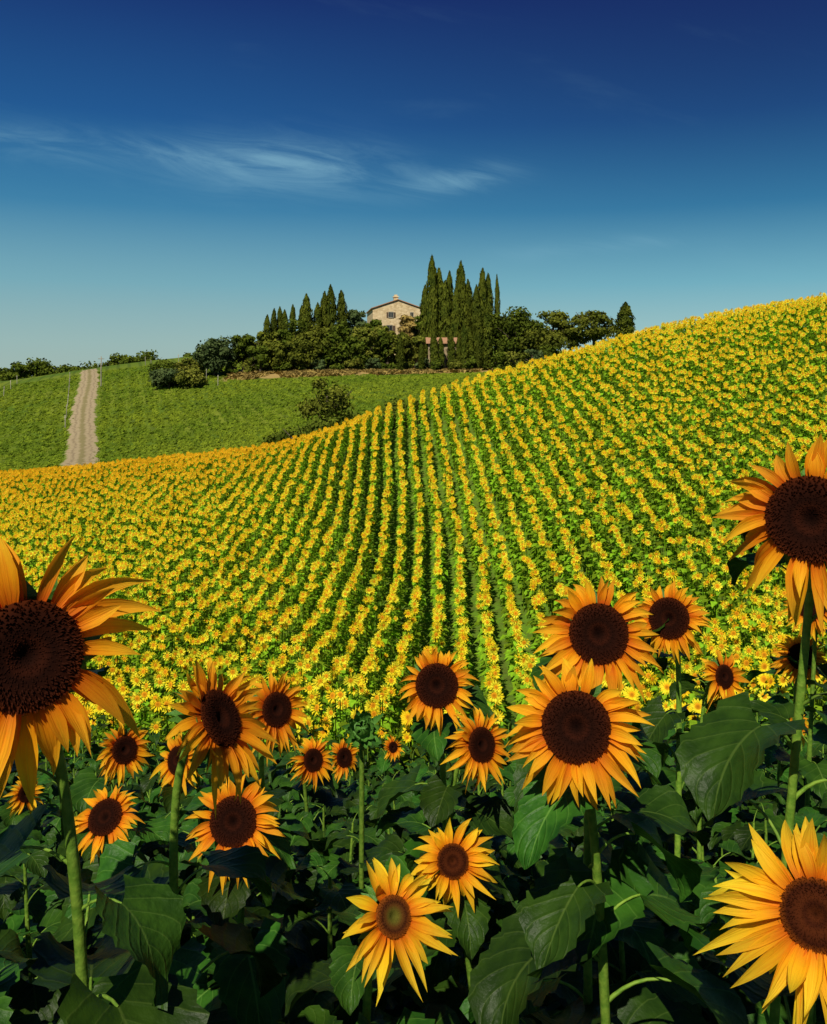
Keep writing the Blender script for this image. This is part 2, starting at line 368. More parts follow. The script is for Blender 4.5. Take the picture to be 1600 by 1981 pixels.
def leaf_arr(seed,L=.24,W=.11,pet=.14,a0=0.1,a1=-1.0,n=16,m=8,mat=0,pmat=1,wave=.014):
    R=random.Random(seed); t=T()
    pts=[];p=np.array([0,0,0.]);el=0.95
    for i in range(7):
        pts.append(p.copy()); e=el+(a0-el)*(i/6)**1.2; p=p+np.array([math.cos(e),0.0,math.sin(e)])*pet/6
    p=pts[-1]; tube(t,pts,[.0045,.004,.0035,.0032,.003,.0028,.0025],5,pmat)
    V=[];UV=[];ph=R.uniform(0,6); side=R.uniform(-.45,.45); tw=R.uniform(-.5,.5); pos=p.copy(); yaw=0
    for i in range(n+1):
        q=i/n; e=a0+(a1-a0)*q; yaw=side*q
        if i>0: pos=pos+np.array([math.cos(e)*math.cos(yaw),math.cos(e)*math.sin(yaw),math.sin(e)])*L/n
        tan=np.array([math.cos(e)*math.cos(yaw),math.cos(e)*math.sin(yaw),math.sin(e)])
        nr=np.array([-math.sin(e)*math.cos(yaw),-math.sin(e)*math.sin(yaw),math.cos(e)]); lat=np.cross(nr,tan)
        lat=lat*math.cos(tw*q)+nr*math.sin(tw*q); nr=np.cross(tan,lat)
        w=W*np.interp(q,[0,.1,.25,.4,.55,.7,.85,.95,1],[.62,.92,1.03,1.0,.86,.62,.32,.12,.0])
        for k in range(m+1):
            s=-1+2*k/m; ws=w*(1+(.07*(-1)**i if abs(s)==1 and 0<i<n else 0))
            back=-.24*L*abs(s)**1.4*(1-q)**2.5
            V.append(pos+lat*s*ws+tan*back+nr*(.26*W*abs(s)**1.3+wave*math.sin(9*q+ph+(2.0 if s>0 else 0))*s*s*1.2)); UV.append((k/m,q))
    F=[(i*(m+1)+k,i*(m+1)+k+1,(i+1)*(m+1)+k+1,(i+1)*(m+1)+k) for i in range(n) for k in range(m)]
    t.add(V,F,mat,UV); return t.arr()
NLV=12
LEAF_A=[leaf_arr(10+i,L=random.uniform(.17,.225),W=random.uniform(.082,.112),pet=random.uniform(.08,.14),a0=random.uniform(-.3,.5),a1=random.uniform(-1.6,-.3)) for i in range(NLV)]
LEAF_M=[mesh('leaf',a,[M_leaf_dim,M_stem]) for a in LEAF_A]

def bez(p0,p1,p2,p3,n):
    o=[]
    for i in range(n+1):
        t=i/n; o.append((1-t)**3*p0+3*(1-t)**2*t*p1+3*(1-t)*t*t*p2+t**3*p3)
    return o

GROUP='sunflowers growing in the field rows'
def rotz(a): return np.array([[math.cos(a),-math.sin(a),0],[math.sin(a),math.cos(a),0],[0,0,1.]])
# x,y,z,R,ratio,yaw,pitch,tone,stem dx,petal count,label
HEROES=[
(-.595,1.36,-.415,.205,.42, .30,-.05,0, .03,23,'huge deep orange sunflower with broad dark brown disc'),
( .700,1.56,-.235,.165,.43,-.22, .0 ,0,-.04,23,'tall orange sunflower with ragged petals above the others'),
( .417,2.00,-.560,.145,.45, .10, .05,0, .03,24,'orange sunflower with wide dark disc behind another head'),
( .327,1.78,-.685,.150,.44,-.10, .02,0, .06,26,'full orange sunflower with curling petals on a bent stem'),
( .837,2.90,-.761,.130,.48,-.30,0,0,.02,26,'smaller orange sunflower half hidden by its neighbour'),
( .075,2.86,-.967,.135,.48,0,0,0,.02,26,'round orange sunflower with neat short petals'),
( .212,2.80,-1.135,.130,.41,.70,0,0,-.10,24,'orange sunflower turned sideways with narrow disc'),
(-.418,1.90,-.715,.152,.38,1.08,.26,0,-.05,26,'orange sunflower turned aside with long hanging petals'),
(-.450,2.90,-1.060,.135,.40,.60,0,0,.02,26,'orange sunflower seen behind a larger bloom'),
(-.487,2.40,-1.180,.138,.44,-.15,.1,0,.0,26,'open orange sunflower with ring of even petals'),
( .112,2.55,-1.368,.130,.34,.15,0,1,.07,20,'golden sunflower with small brown disc among leaves'),
(-.047,2.00,-1.198,.140,.32,.50,.12,2,-.07,18,'bright yellow sunflower with greenish centre low in leaves'),
( .635,1.40,-.835,.172,.30,-.15,0,2,.0,24,'large bright yellow sunflower with pointed petals'),
(-1.208,3.7,-1.521,.135,.41,.55,0,0,0,22,'orange sunflower peeping above broad leaves'),
(-1.041,3.0,-1.462,.131,.43,-.5,.5,0,.02,22,'orange sunflower partly covered by a leaf'),
(-.512,4.5,-1.902,.136,.42,.6,0,0,0,22,'small orange sunflower turned sideways'),
(1.434,4.1,-1.346,.150,.34,.7,0,0,-.06,15,'loose petalled orange sunflower turned aside'),
(1.796,4.0,-.991,.140,.43,-.3,0,0,.03,22,'orange sunflower behind a tall stem'),
(1.880,4.3,-1.316,.138,.43,.1,0,0,.0,22,'orange sunflower above dark foliage'),
(-.433,5.5,-2.309,.128,.43,.7,0,0,0,20,'small orange sunflower deep in the leaves'),
(-.875,3.3,-1.395,.125,.38,-.8,0,1,0,20,'golden sunflower seen almost edge on'),
(-.187,8.0,-3.265,.117,.40,.6,0,0,0,20,'small drooping orange sunflower above leaves'),
(1.49,4.3,-1.60,.10,.40,1.2,0,1,0,14,'small side facing golden sunflower'),
(2.17,5.0,-1.895,.115,.40,1.0,.3,1,0,16,'small golden sunflower opening upward'),
(-2.187,5.0,-2.303,.115,.40,.6,0,1,0,20,'small golden sunflower at the edge of foliage'),
]
def head_basis(pos,yaw,pitch):
    v=-pos/np.linalg.norm(pos); v=v*0.8+np.array([0,-.25,.02]); v[2]+=pitch; v/=np.linalg.norm(v); v=rotz(yaw)@v
    zax=Vector(v); xax=Vector((0,0,1)).cross(zax).normalized(); yax=zax.cross(xax)
    return zax, Matrix((xax,yax,zax)).transposed()
hp=np.array([h_[:4] for h_ in HEROES])
def blocks(c,rad,self_i=-1):
    for j,h_ in enumerate(hp):
        if c[1]>h_[1]: continue
        s=h_[1]/c[1]
        k=.45 if j==14 else .9
        if abs(c[0]*s-h_[0])<h_[3]*k+rad*s and abs(c[2]*s-h_[2])<h_[3]*k+rad*s: return True
    return False
for i,(hx,hy,hz,Rr,ratio,yaw,pit,tone,sdx,npt,lab) in enumerate(HEROES):
    R=random.Random(100+i); pos=np.array([hx,hy,hz]); zax,Mb=head_basis(pos,yaw,pit); nv=np.array(zax)
    by=hy+.16; bx=hx+sdx*1.3; bz=float(gz(bx,by)); base=np.array([bx,by,bz])
    root=ob('sunflower',None,None,base,label=lab,cat='sunflower',group=GROUP)
    neck=pos-nv*Rr*.30-base
    p0=np.array([0,0,-.03]); H=neck[2]
    side=np.array([sdx*.2,0,0]); j1=R.uniform(-.07,.07)
    if i==0: side=np.array([.16,0,-.12]); j1=.01
    pts=bez(p0,np.array([j1,R.uniform(-.02,.03),H*.55]),neck-nv*.16+side+np.array([0,0,-.02]),neck,22)
    t=T(); r0=.0112 if Rr>.12 else .009
    if i==1: r0=.0095
    tube(t,pts,[r0*(1.15-.42*k/22)*(1+.05*math.sin(k*1.9)) for k in range(23)],10,0)
    ob('stem',mesh('stem',t.arr(),[M_stem]),root)
    hd=ob('flower_head',CALYX[0 if ratio<.38 else (1 if ratio<.455 else 2)],root,pos-base); hd.rotation_mode='QUATERNION'
    roll=R.uniform(-.25,.25)
    hd.rotation_quaternion=(Mb@Matrix.Rotation(roll,3,'Z')).to_quaternion(); hd.scale=(Rr,)*3
    pm=[M_pet_deep,M_pet_gold,M_pet_yel][tone]
    ob('petals',mesh('petals',hero_petals(ratio,500+i,npt,1.0 if npt>21 else 1.22,toplong=.28 if i==0 else 0),[pm]),hd)
    ob('seed_disc',get_disc(ratio,1 if i==11 else (2 if i in (10,12) else 0)),hd)
    nl=14; ang=R.uniform(0,6.28)
    for k in range(nl):
        f=0.90-.055*k
        if f<.12: break
        pt=pts[int(f*22)]; ang+=2.4+R.uniform(-.3,.3)
        sc=min(1.2,.60+.07*k)*R.uniform(.88,1.15); ok=False
        for tr in range(10):
            d=np.array([math.cos(ang),math.sin(ang),-.1])*.21*sc
            if not blocks(base+pt+d,.09*sc,i) and not (math.sin(ang)<-.75 and hy<1.7): ok=True; break
            ang+=.63
        if not ok: continue
        lf=ob('leaf',LEAF_M[R.randrange(NLV)],root,pt)
        lf.rotation_euler=(R.uniform(-.2,.2),R.uniform(-.25,.25),ang); lf.scale=(sc,)*3

# closed green bud
t=T(); tube(t,[(0,0,-.16),(0,0,-.10),(0,0,-.02),(0,0,.04),(0,0,.06)],[.06,.25,.42,.30,.02],14,0); R=random.Random(5)
for lay in range(4):
    for k in range(13):
        petal(t,2*math.pi*(k+R.uniform(-.3,.3)+lay*.4)/13,.34-.05*lay,R.uniform(.5,.85)-.1*lay,.26,.2+.45*lay,R.uniform(.8,1.9),R.uniform(-.3,.3),0,nl=5,na=3,z0=-.06+.03*lay,prof=[1,1,.8,.5,.2,.02])
bud=mesh('bud',t.arr(),[M_calyx])
bp=np.array([-.175,3.0,-1.165]); bb=np.array([-.185,3.1,float(gz(-.185,3.1))])
root=ob('sunflower_bud',None,None,bb,label='closed green sunflower bud on a straight thin stem',cat='sunflower',group=GROUP)
t=T(); pts=bez(np.array([0,0,-.03]),np.array([0,0,.6]),bp-bb-np.array([0,-.02,.2]),bp-bb,18); tube(t,pts,[.009]*19,8,0); ob('stem',mesh('stem',t.arr(),[M_stem]),root)
h=ob('flower_bud',bud,root,bp-bb); h.scale=(.095,)*3; h.rotation_euler=(1.1,0,.1)
for k in range(8):
    lf=ob('leaf',LEAF_M[k],root,pts[13-k]); lf.rotation_euler=(0,0,k*2.4+.8); lf.scale=(.5+.07*k,)*3

# leafy plants filling the near rows
def leafy(seed,H=1.35,nl=17):
    R=random.Random(seed); parts=[]; ang=R.uniform(0,6.28)
    for k in range(nl):
        z=H*(1-.044*k)-.02; ang+=2.4+R.uniform(-.3,.3); s=min(1.22,.55+.08*k)*R.uniform(.85,1.15)
        a=R.uniform(-.25,.25); Mt=np.array([[math.cos(a),0,math.sin(a)],[0,1,0],[-math.sin(a),0,math.cos(a)]])
        parts.append((LEAF_A[R.randrange(NLV)],rotz(ang)@Mt*s,np.array([0,0,z]),R.random()*.9))
    return combine(parts)
LEAFY=[mesh('leaves',leafy(40+i),[M_leaf_dim,M_stem]) for i in range(8)]
t=T(); tube(t,[(0,0,-.05),(0.01,0,.5),(0,.01,1.0),(0,0,1.33)],[.012,.011,.009,.005],8,0); STEMF=mesh('stem',t.arr(),[M_stem])
cnt=0
R=random.Random(77)
yv=1.55
while yv<11.5:
    step=.42+.02*yv; xmax=.5*yv+.5
    x=-xmax+R.uniform(0,.3)
    while x<xmax:
        px_=x+R.uniform(-.12,.12); py_=yv+R.uniform(-.15,.15); g=float(gz(px_,py_)); Hs=1.0+R.uniform(-.12,.12)
        lim=9.
        for h_ in hp:
            if h_[1]>py_-.1 and abs(px_-h_[0]*py_/h_[1])<.27: lim=min(lim,h_[2]*py_/h_[1]-.17*py_/h_[1]-.02)
        top=g+1.42*Hs
        if top>lim: Hs=(lim-g)/1.42
        if py_<2.2: Hs=min(Hs,.80)
        if Hs>.45:
            e=ob('sunflower',None,None,(px_,py_,g),label='leafy sunflower plant with broad green leaves coloured as if dimly lit, no bloom',cat='sunflower',group=GROUP)
            ob('stem',STEMF,e); l=ob('leaves',LEAFY[R.randrange(8)],e); e.scale=(1.0,1.0,Hs) if Hs>.8 else (.9,.9,Hs); e.rotation_euler=(R.uniform(-.06,.06),R.uniform(-.06,.06),R.uniform(0,6.28)); cnt+=1
        x+=step
    yv+=.42+.035*yv
print('leafy',cnt)

# ------------------------------------------------------------------ field sunflowers
def field_plant(seed,detail=0):
    R=random.Random(seed); t=T(); H=R.uniform(1.38,1.56)
    tube(t,[(0,0,-.05),(0.01,0,H*.6),(0,.03,H-.04),(0,-.02,H)],[.014,.012,.010,.010],3 if not detail else 6,0)
    ang=R.uniform(0,6.28)
    for k in range(9 if not detail else 13):
        z=H-.13-(.10 if not detail else .08)*k; ang+=2.4+R.uniform(-.3,.3); s=min(1.15,.68+.08*k)*R.uniform(.85,1.1)
        if z<.25: break
        L=.18*s; W=.095*s; x0=.04*s; dz=-R.uniform(.02,.13)*s; up=.05*s
        P=[(.0,0,0),(x0,0,up),(x0+L*.35,W,up+dz*.3+.02),(x0+L,R.uniform(-.03,.03),up+dz),(x0+L*.35,-W,up+dz*.3+.02),(x0+L*.4,0,up+dz*.25-.01)]
        c,s_=math.cos(ang),math.sin(ang)
        P=[(p[0]*c-p[1]*s_,p[0]*s_+p[1]*c,p[2]+z) for p in P]
        uv=[(.5,0),(.5,0),(1,.35),(.5,1),(0,.35),(.5,.4)]
        t.add(P,[(1,2,5),(2,3,5),(3,4,5),(4,1,5)],0,uv)
    parts=[(t.arr(),np.eye(3),np.zeros(3),0.)]
    heads=[(np.array([0,-.02,H]),1.0)]
    if R.random()<.2: heads.append((np.array([R.choice([-1,1])*R.uniform(.04,.09),-.03,H-R.uniform(.12,.35)]),R.uniform(.65,.9)))
    for hc,hsz in heads:
        yaw=R.uniform(-.5,.5); pit=R.uniform(-.05,.40); zax=Vector((math.sin(yaw)*math.cos(pit)-.04,-math.cos(yaw)*math.cos(pit),math.sin(pit))).normalized()
        xax=Vector((0,0,1)).cross(zax).normalized(); yax=zax.cross(xax); Mh=np.array(Matrix((xax,yax,zax)).transposed())*hsz
        c0=hc+np.array(zax)*.05; rd=R.uniform(.034,.046); ro=R.uniform(.090,.114)
        h=T()
        V=[(0,0,.016)]+[(rd*math.cos(2*math.pi*k/8),rd*math.sin(2*math.pi*k/8),.004) for k in range(8)]
        h.add(V,[(0,1+k,1+(k+1)%8) for k in range(8)],2,[(0,.6)]+[(1,.4)]*8)
        for lay in range(2):
            cn=13-4*lay
            for k in range(cn):
                th=2*math.pi*(k+R.uniform(-.25,.25)+.5*lay)/cn; w=.18; r2=ro*R.uniform(.85,1.1)*(1-.08*lay); rm=(rd+r2)*.5; zz=.01+.02*lay+R.uniform(-.01,.02); z2=zz+R.uniform(-.03,.03)
                if detail:
                    petal(h,th,rd*.9,r2-rd*.9,.030,.1+.25*lay+R.uniform(-.1,.1),R.uniform(-.5,.4),R.uniform(-.2,.2),R.uniform(-.5,.5),nl=3,na=3,mat=1)
                else:
                    P=[(rd*.9*math.cos(th),rd*.9*math.sin(th),0),(rm*math.cos(th-w),rm*math.sin(th-w),zz),(r2*math.cos(th),r2*math.sin(th),z2),(rm*math.cos(th+w),rm*math.sin(th+w),zz)]
                    h.add(P,[(0,1,2,3)],1,[(.5,0),(0,.5),(.5,1),(1,.5)])
        h.add([(rd*1.1*math.cos(2*math.pi*k/6),rd*1.1*math.sin(2*math.pi*k/6),-.005) for k in range(6)]+[(0,0,-.04)],[((k+1)%6,k,6) for k in range(6)],0,[(.3,.3)]*7)
        parts.append((h.arr(),Mh,c0,R.random()*.3))
    return combine(parts)
LOW=[field_plant(900+i) for i in range(18)]
HI=[field_plant(950+i,1) for i in range(10)]
P=[]
for x0 in np.arange(-40,40,.585):
    yk=np.arange(10.5,62,.20); yk=yk+rng.uniform(-.08,.08,len(yk)); 
    jit=.035+.045*np.clip((x0-7)/8,0,1)+.02*np.clip((-x0-8)/8,0,1)
    xk=x0+.022*yk+rng.normal(0,1,len(yk))*jit+.40*np.sin((yk-14)*.13+x0*.03)+.03*np.sin(yk*.7+x0*2.3)
    keep=(np.abs(xk)<.50*yk+1.6)&(yk<crest(np.clip(xk/yk,-.47,.47))+2)&(rng.random(len(yk))>.06)&(yk>11.4+.8*np.sin(x0*1.3))
    P.append(np.stack([xk[keep],yk[keep]],-1))
P=np.concatenate(P); P=P[np.argsort(P[:,1])]; Z=gz(P[:,0],P[:,1])
NIND=max(60,296-cnt-len(HEROES)-1); print('field plants',len(P),'ind',NIND)
mats=[M_leaf_field,M_pet_f,M_disc_f]
HIM=[mesh('field_sunflower',a,mats) for a in HI]
vis=np.abs(P[:,0])<.48*P[:,1]; order=np.concatenate([np.where(vis)[0],np.where(~vis)[0]])
for j in order[:NIND]:
    o=ob('sunflower',HIM[int(rng.integers(10))],None,(P[j,0],P[j,1],Z[j]),label='yellow sunflower in a row on the slope',cat='sunflower',group=GROUP)
    o.rotation_euler=(0,0,float(rng.uniform(-.35,.35))); s=float(rng.uniform(.88,1.08)); o.scale=(s,s,s)
rest=order[NIND:]
def scatter(name,temps,pos,ang,scl,mats,smooth=True,tilt=None,**kw):
    Vs=[];Ls=[];Ts=[];Ms=[];Us=[];Rs=[];o=0; ids=rng.integers(len(temps),size=len(pos)); rr=rng.random(len(pos))
    for ti,a in enumerate(temps):
        w=np.where(ids==ti)[0]; K=len(w)
        if K==0: continue
        c,s=np.cos(ang[w]),np.sin(ang[w]); v=a['V']; nV=len(v)
        x=v[None,:,0]*c[:,None]-v[None,:,1]*s[:,None]; y=v[None,:,0]*s[:,None]+v[None,:,1]*c[:,None]; z=np.repeat(v[None,:,2],K,0)
        W=np.stack([x,y,z],-1)*scl[w][:,None,None]+pos[w][:,None,:]
        Vs.append(W.reshape(-1,3)); Ls.append((a['loops'][None,:]+(np.arange(K)*nV)[:,None]+o).ravel()); o+=K*nV
        Ts.append(np.tile(a['tot'],K)); Ms.append(np.tile(a['mat'],K)); Us.append(np.tile(a['uv'],(K,1)))
        Rs.append(np.repeat(rr[w],nV))
    A=dict(V=np.concatenate(Vs),loops=np.concatenate(Ls),tot=np.concatenate(Ts),mat=np.concatenate(Ms),uv=np.concatenate(Us),rnd=np.concatenate(Rs))
    return ob(name,mesh(name,A,mats,smooth),**kw)
scatter('sunflower_field',LOW,np.stack([P[rest,0],P[rest,1],Z[rest]],-1),rng.uniform(-.35,.35,len(rest)),rng.uniform(.88,1.10,len(rest)),mats,kind='stuff',label='rows of yellow sunflowers covering the rising hillside',cat='sunflower field')

# meadow crop
tl=[]
for i in range(6):
    t=T(); R=random.Random(i)
    for k in range(6):
        a=R.uniform(0,6.28); r_=R.uniform(0,.35); w=R.uniform(.10,.2); hh=R.uniform(.12,.34); x,y=r_*math.cos(a),r_*math.sin(a); b=R.uniform(0,3.14)
        cx_,sy_=w*math.cos(b),w*math.sin(b); lx,ly=R.uniform(-.25,.25),R.uniform(.05,.45)
        t.add([(x-cx_,y-sy_,0),(x+cx_,y+sy_,0),(x+cx_*.7+lx,y+sy_*.7+ly,hh),(x-cx_*.5+lx,y-sy_*.5+ly,hh*.9)],[(0,1,2,3)],0,[(0,0)]*4)
    tl.append(t.arr())
N=60000; my=60+110*rng.random(N)**1.15; mx=rng.uniform(-.52,.20,N)*my
pc=-35.3-.3545*(my-94); k=(np.abs(mx-pc)>1.7)&(my<np.where(mx<-30,172,141+1.5*np.sin(mx*.6)))
mx=mx[k]; my=my[k]
rowp=np.round((mx+.33*my)/2.2)*2.2-.33*my; mx=np.where(rng.random(len(mx))<.6,rowp+rng.normal(0,.4,len(mx)),mx)
k=np.abs(mx-(-35.3-.3545*(my-94)))>1.7; mx=mx[k]; my=my[k]
scatter('meadow_crop',tl,np.stack([mx,my,gz(mx,my)-.03],-1),rng.uniform(-.6,.6,len(mx)),rng.uniform(.3,.85,len(mx)),[M_meadow],True,kind='stuff',label='low green crop covering the meadow slope',cat='crop')
N=5000; dx_=rng.uniform(-30,15,N); dy_=rng.uniform(141,148,N); k=np.sin(dx_*.9)+np.sin(dx_*.37+1)+(dy_-143)*.3>-.5; dx_=dx_[k]; dy_=dy_[k]; N=len(dx_)
scatter('dry_grass',tl,np.stack([dx_,dy_,gz(dx_,dy_)],-1),rng.uniform(0,6.28,N),rng.uniform(.4,1.8,N),[M_dry],False,kind='stuff',label='dry straw coloured grass below the villa trees',cat='grass')

# ------------------------------------------------------------------ trees
def quads(cen,nor,up,sx,sy,rnd):
    nor=nor/np.linalg.norm(nor,axis=1,keepdims=True); a=np.cross(up,nor); a/=np.linalg.norm(a,axis=1,keepdims=True)+1e-9; b=np.cross(nor,a)
    A=a*sx[:,None]; B=b*sy[:,None]
    V=np.stack([cen-A*.9-B*.6,cen+A*.7-B,cen+A*.8+B*.5,cen-A*.4+B],1).reshape(-1,3); K=len(cen)
    return dict(V=V,loops=np.arange(K*4),tot=np.full(K,4),mat=np.zeros(K,int),uv=np.zeros((K*4,2)),rnd=np.repeat(rnd,4))
def make_cypress(seed,H,Rr,n):
    g=np.random.default_rng(seed); C=[];Q_=[];TH=[]
    spires=[(0,0,1.0,1.0,1.0)]+[(g.uniform(-.6,.6),g.uniform(-.4,.4),g.uniform(.62,.96),g.uniform(.45,.65),.35) for _ in range(1+seed%3)]
    wob=g.uniform(-.3,.3,2)
    for sx,sy,hh,ww,fr in spires:
        k=int(n*fr); t=g.random(k)**.9; th=g.uniform(0,2*math.pi,k)
        prof=np.interp(t,[0,.05,.2,.45,.7,.86,.95,1],[.45,.75,.95,1.0,.90,.62,.34,.06])*ww
        lump=1+.16*np.sin(th*3+t*19+seed)+.14*np.sin(th*2-t*37+seed*2)+.11*g.normal(size=k)
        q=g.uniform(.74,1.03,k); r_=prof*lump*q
        C.append(np.stack([r_*np.cos(th)+sx+wob[0]*t**2,r_*np.sin(th)+sy+wob[1]*t**2,(t*.985+.015)*hh],-1)); Q_.append(q); TH.append(th)
    cen=np.concatenate(C);q=np.concatenate(Q_);th=np.concatenate(TH); n=len(cen)
    up=np.stack([.15*np.cos(th),.15*np.sin(th),np.ones(n)],-1)+g.normal(0,.2,(n,3))
    nor=np.stack([np.cos(th),np.sin(th),np.full(n,.25)],-1)+g.normal(0,.4,(n,3))
    c=cen*np.array([Rr,Rr,H])
    return quads(c,nor,up,g.uniform(.07,.18,n),g.uniform(.2,.5,n),np.clip((q-.7)*2.2+g.normal(0,.2,n),0,1))  # leaf tone rises from inner to outer leaves, plus random spread
CY=[mesh('crown',make_cypress(s,14,1.25,2800),[M_cyp],False) for s in range(9)]
t=T(); tube(t,[(0,0,-.4),(0,0,.6),(.03,0,2),(0,0,6),(0,0,12)],[.22,.17,.14,.09,.03],7,0); CYT=mesh('trunk',t.arr(),[M_bark])
def cypress(x,y,top,R_,i,base=None,label='tall dark green columnar cypress beside the villa'):
    g=float(gz(x,y)) if base is None else base; H=top-g
    e=ob('cypress_tree',None,None,(x,y,g),label=label,cat='tree',group='cypress trees around the hilltop villa')
    a=ob('trunk',CYT,e); b=ob('crown',CY[i%9],e,(0,0,.1)); s=H/14; e.scale=(R_/1.25,R_/1.25,s); e.rotation_euler=(0,0,i*1.7)
i=0
for x,top,r_ in [(-26.2,12.4,.75),(-25.2,13.6,.65),(-24.2,14.0,.7),(-22.9,13.3,.75),(-21.8,14.3,.65),(-20.0,14.2,.8),(-18.9,16.0,1.05),(-17.3,14.6,.9),(-16.1,16.7,.95),(-14.5,17.6,1.0),(-12.7,16.8,1.0)]:
    cypress(x,158+(i%3)*1.2,top,r_,i,label='slender cypress in a close row beside the villa'); i+=1
for x,top,r_ in [(2.1,17.4,.95),(3.2,22.2,1.05),(4.7,20.2,1.1),(6.1,19.8,.95),(7.3,16.8,.9),(8.4,21.4,1.15),(9.6,18.4,1.0),(10.7,17.2,.85),(11.9,20.2,.95),(13.2,19.4,.9),(5.5,18.0,1.1),(9.1,16.2,.95)]:
    cypress(x,154.5+(i%3)*1.1,top,r_,i); i+=1
cypress(15.2,160,19.6,.5,i,label='very thin pointed cypress standing apart'); i+=1
for x,top,r_ in [(-2.1,8.1,.6),(1.3,6.9,.5),(3.4,8.9,.65),(4.6,8.0,.5),(6.2,9.2,.6),(7.5,8.4,.5),(8.4,10.0,.65),(9.4,9.4,.7),(10.6,12.3,.8),(12.0,13.2,1.0)]:
    cypress(x,146+(i%2)*.6,top,r_,i,label='small cypress in front of the tile roofed annex'); i+=1
cypress(33.3,140,12.9,1.5,0,label='broad cypress standing alone at the field crest')

def crown_arr(seed,W,H,nb=26,npb=190,size=.28,flat=1.0,gap=.25):
    g=np.random.default_rng(seed); C=[];Nn=[];Uu=[];top_tone=[];Sz=[]
    for b in range(nb):
        d=g.normal(size=3); d/=np.linalg.norm(d); rr=g.uniform(.35,.9); c=d*rr*np.array([W/2,W/2,H/2]); br=g.uniform(.10,.24)*W
        k=int(npb*g.uniform(.6,1.2)); v=g.normal(size=(k,3)); v/=np.linalg.norm(v,axis=1,keepdims=True)
        q=g.uniform(.5,1.3,k); p=c+v*br*q[:,None]*np.array([1,1,.72*flat]); C.append(p); Nn.append(v+g.normal(0,.6,(k,3))+np.array([0,0,.3])); top_tone.append(np.clip(.5*v[:,2]+.4+g.normal(0,.2,k),0,1))  # painted top light: leaf tone rises toward clump tops, plus random spread
    C=np.concatenate(C);Nn=np.concatenate(Nn);top_tone=np.concatenate(top_tone); n_=len(C)
    return quads(C,Nn,g.normal(size=(n_,3)),g.uniform(.5,1.2,n_)*size,g.uniform(.5,1.2,n_)*size,top_tone)
def limbs(seed,H,W,zc):
    R=random.Random(seed); t=T(); tr=.028*H+.06
    tube(t,[(0,0,-.4),(0.05,0,zc*.4),(-.05,.05,zc*.8),(0,0,zc+H*.1)],[tr*1.3,tr,tr*.8,tr*.35],7,0)
    for k in range(6):
        a=k*1.05+R.uniform(-.3,.3); z0=zc*R.uniform(.45,.8); L=W*.36
        tube(t,[(0,0,z0),(L*.4*math.cos(a),L*.4*math.sin(a),z0+H*.12),(L*math.cos(a),L*math.sin(a),z0+H*R.uniform(.2,.35))],[tr*.5,tr*.35,tr*.12],5,0)
    return t.arr()
BR={}
def tree(x,y,top,W,mat,name='broadleaf_tree',label='',low=.1,i=0,flat=1.0,nb=26,npb=190,size=.26,group=None,sink=0.0):
    g=float(gz(x,y)); H=top-g+sink; ch=H*(1-low); zc=H*low+ch/2
    key=(mat.name,round(W),round(H),i%3,nb)
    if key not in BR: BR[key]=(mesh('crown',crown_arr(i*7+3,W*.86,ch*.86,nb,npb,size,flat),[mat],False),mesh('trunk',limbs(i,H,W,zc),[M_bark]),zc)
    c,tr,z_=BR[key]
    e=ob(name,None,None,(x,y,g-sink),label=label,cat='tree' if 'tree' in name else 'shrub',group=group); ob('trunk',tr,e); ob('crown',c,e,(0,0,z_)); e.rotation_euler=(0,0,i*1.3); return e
tree(-33.2,148,8.4,8.5,M_olive,'olive_tree','round silvery olive tree at the edge of the grove',.0,1,npb=240)
tree(-28.9,151,10.2,5.5,M_oak,'broadleaf_tree','leafy tree beside the pink outbuilding',.0,2)
tree(-25.4,147.6,7.9,4.4,M_oak,'broadleaf_tree','dense low tree hiding the pink outbuilding',.0,22)
tree(17.7,153,14.6,11.5,M_oak,'broadleaf_tree','large dark broadleaf tree next to the cypresses',.0,3,nb=40)
tree(22.0,150,11.4,9,M_pine,'broadleaf_tree','rounded broadleaf tree above the sunflower crest',.0,4,nb=34)
tree(14.9,161,13.8,6,M_oak,'broadleaf_tree','broadleaf tree behind the cypress row',.0,5)
tree(-10.3,161,15.3,6,M_olive,'broadleaf_tree','leafy tree beside the stone villa wall',.0,6)
tree(-7.6,158.5,12.6,4.5,M_oak,'broadleaf_tree','leafy tree hiding the villa corner',.0,26)
tree(-5.4,156,12.0,5.0,M_shrub,'broadleaf_tree','light green tree in front of the villa wall',.0,7)
tree(-1.0,157,13.5,3.8,M_dry,'broadleaf_tree','rust tinged small tree against the villa',.15,8)
tree(1.4,158,14.4,4.8,M_oak,'broadleaf_tree','green tree beside the villa corner',.0,18)
tree(-8.0,151,10.6,6.5,M_shrub,'broadleaf_tree','bushy yellow green tree below the villa',.0,9)
tree(-1.9,150.5,9.8,5.5,M_pine,'broadleaf_tree','dark tree below the villa',.0,10)
tree(-4.5,152.5,10.7,5.5,M_oak,'broadleaf_tree','dense tree under the villa wall',.0,19)
tree(.4,151.5,9.8,4.0,M_shrub,'broadleaf_tree','yellow green tree beside the annex roof',.0,29)
PG='pines below the villa'
for j,(x,top,w) in enumerate([(-24.5,10.6,6),(-20.5,11.6,8),(-16.2,11.2,8),(-12.3,11.8,7.5),(-18.4,8.6,7),(-14.2,8.8,6),(-22.5,7.9,6),(-9.8,8.4,6)]):
    tree(x,150+(j%2)*1.5-(1.5 if j>3 else 0),top,w,[M_pine,M_oak][j%2],'pine_tree','bushy green pine growing in the hilltop grove',.0,11+j,group=PG,nb=26)
tree(26.8,170,15.3,8.5,M_pine,'pine_tree','open crowned pine with sky showing through',.2,16,nb=22,npb=150,flat=.6,group=PG)
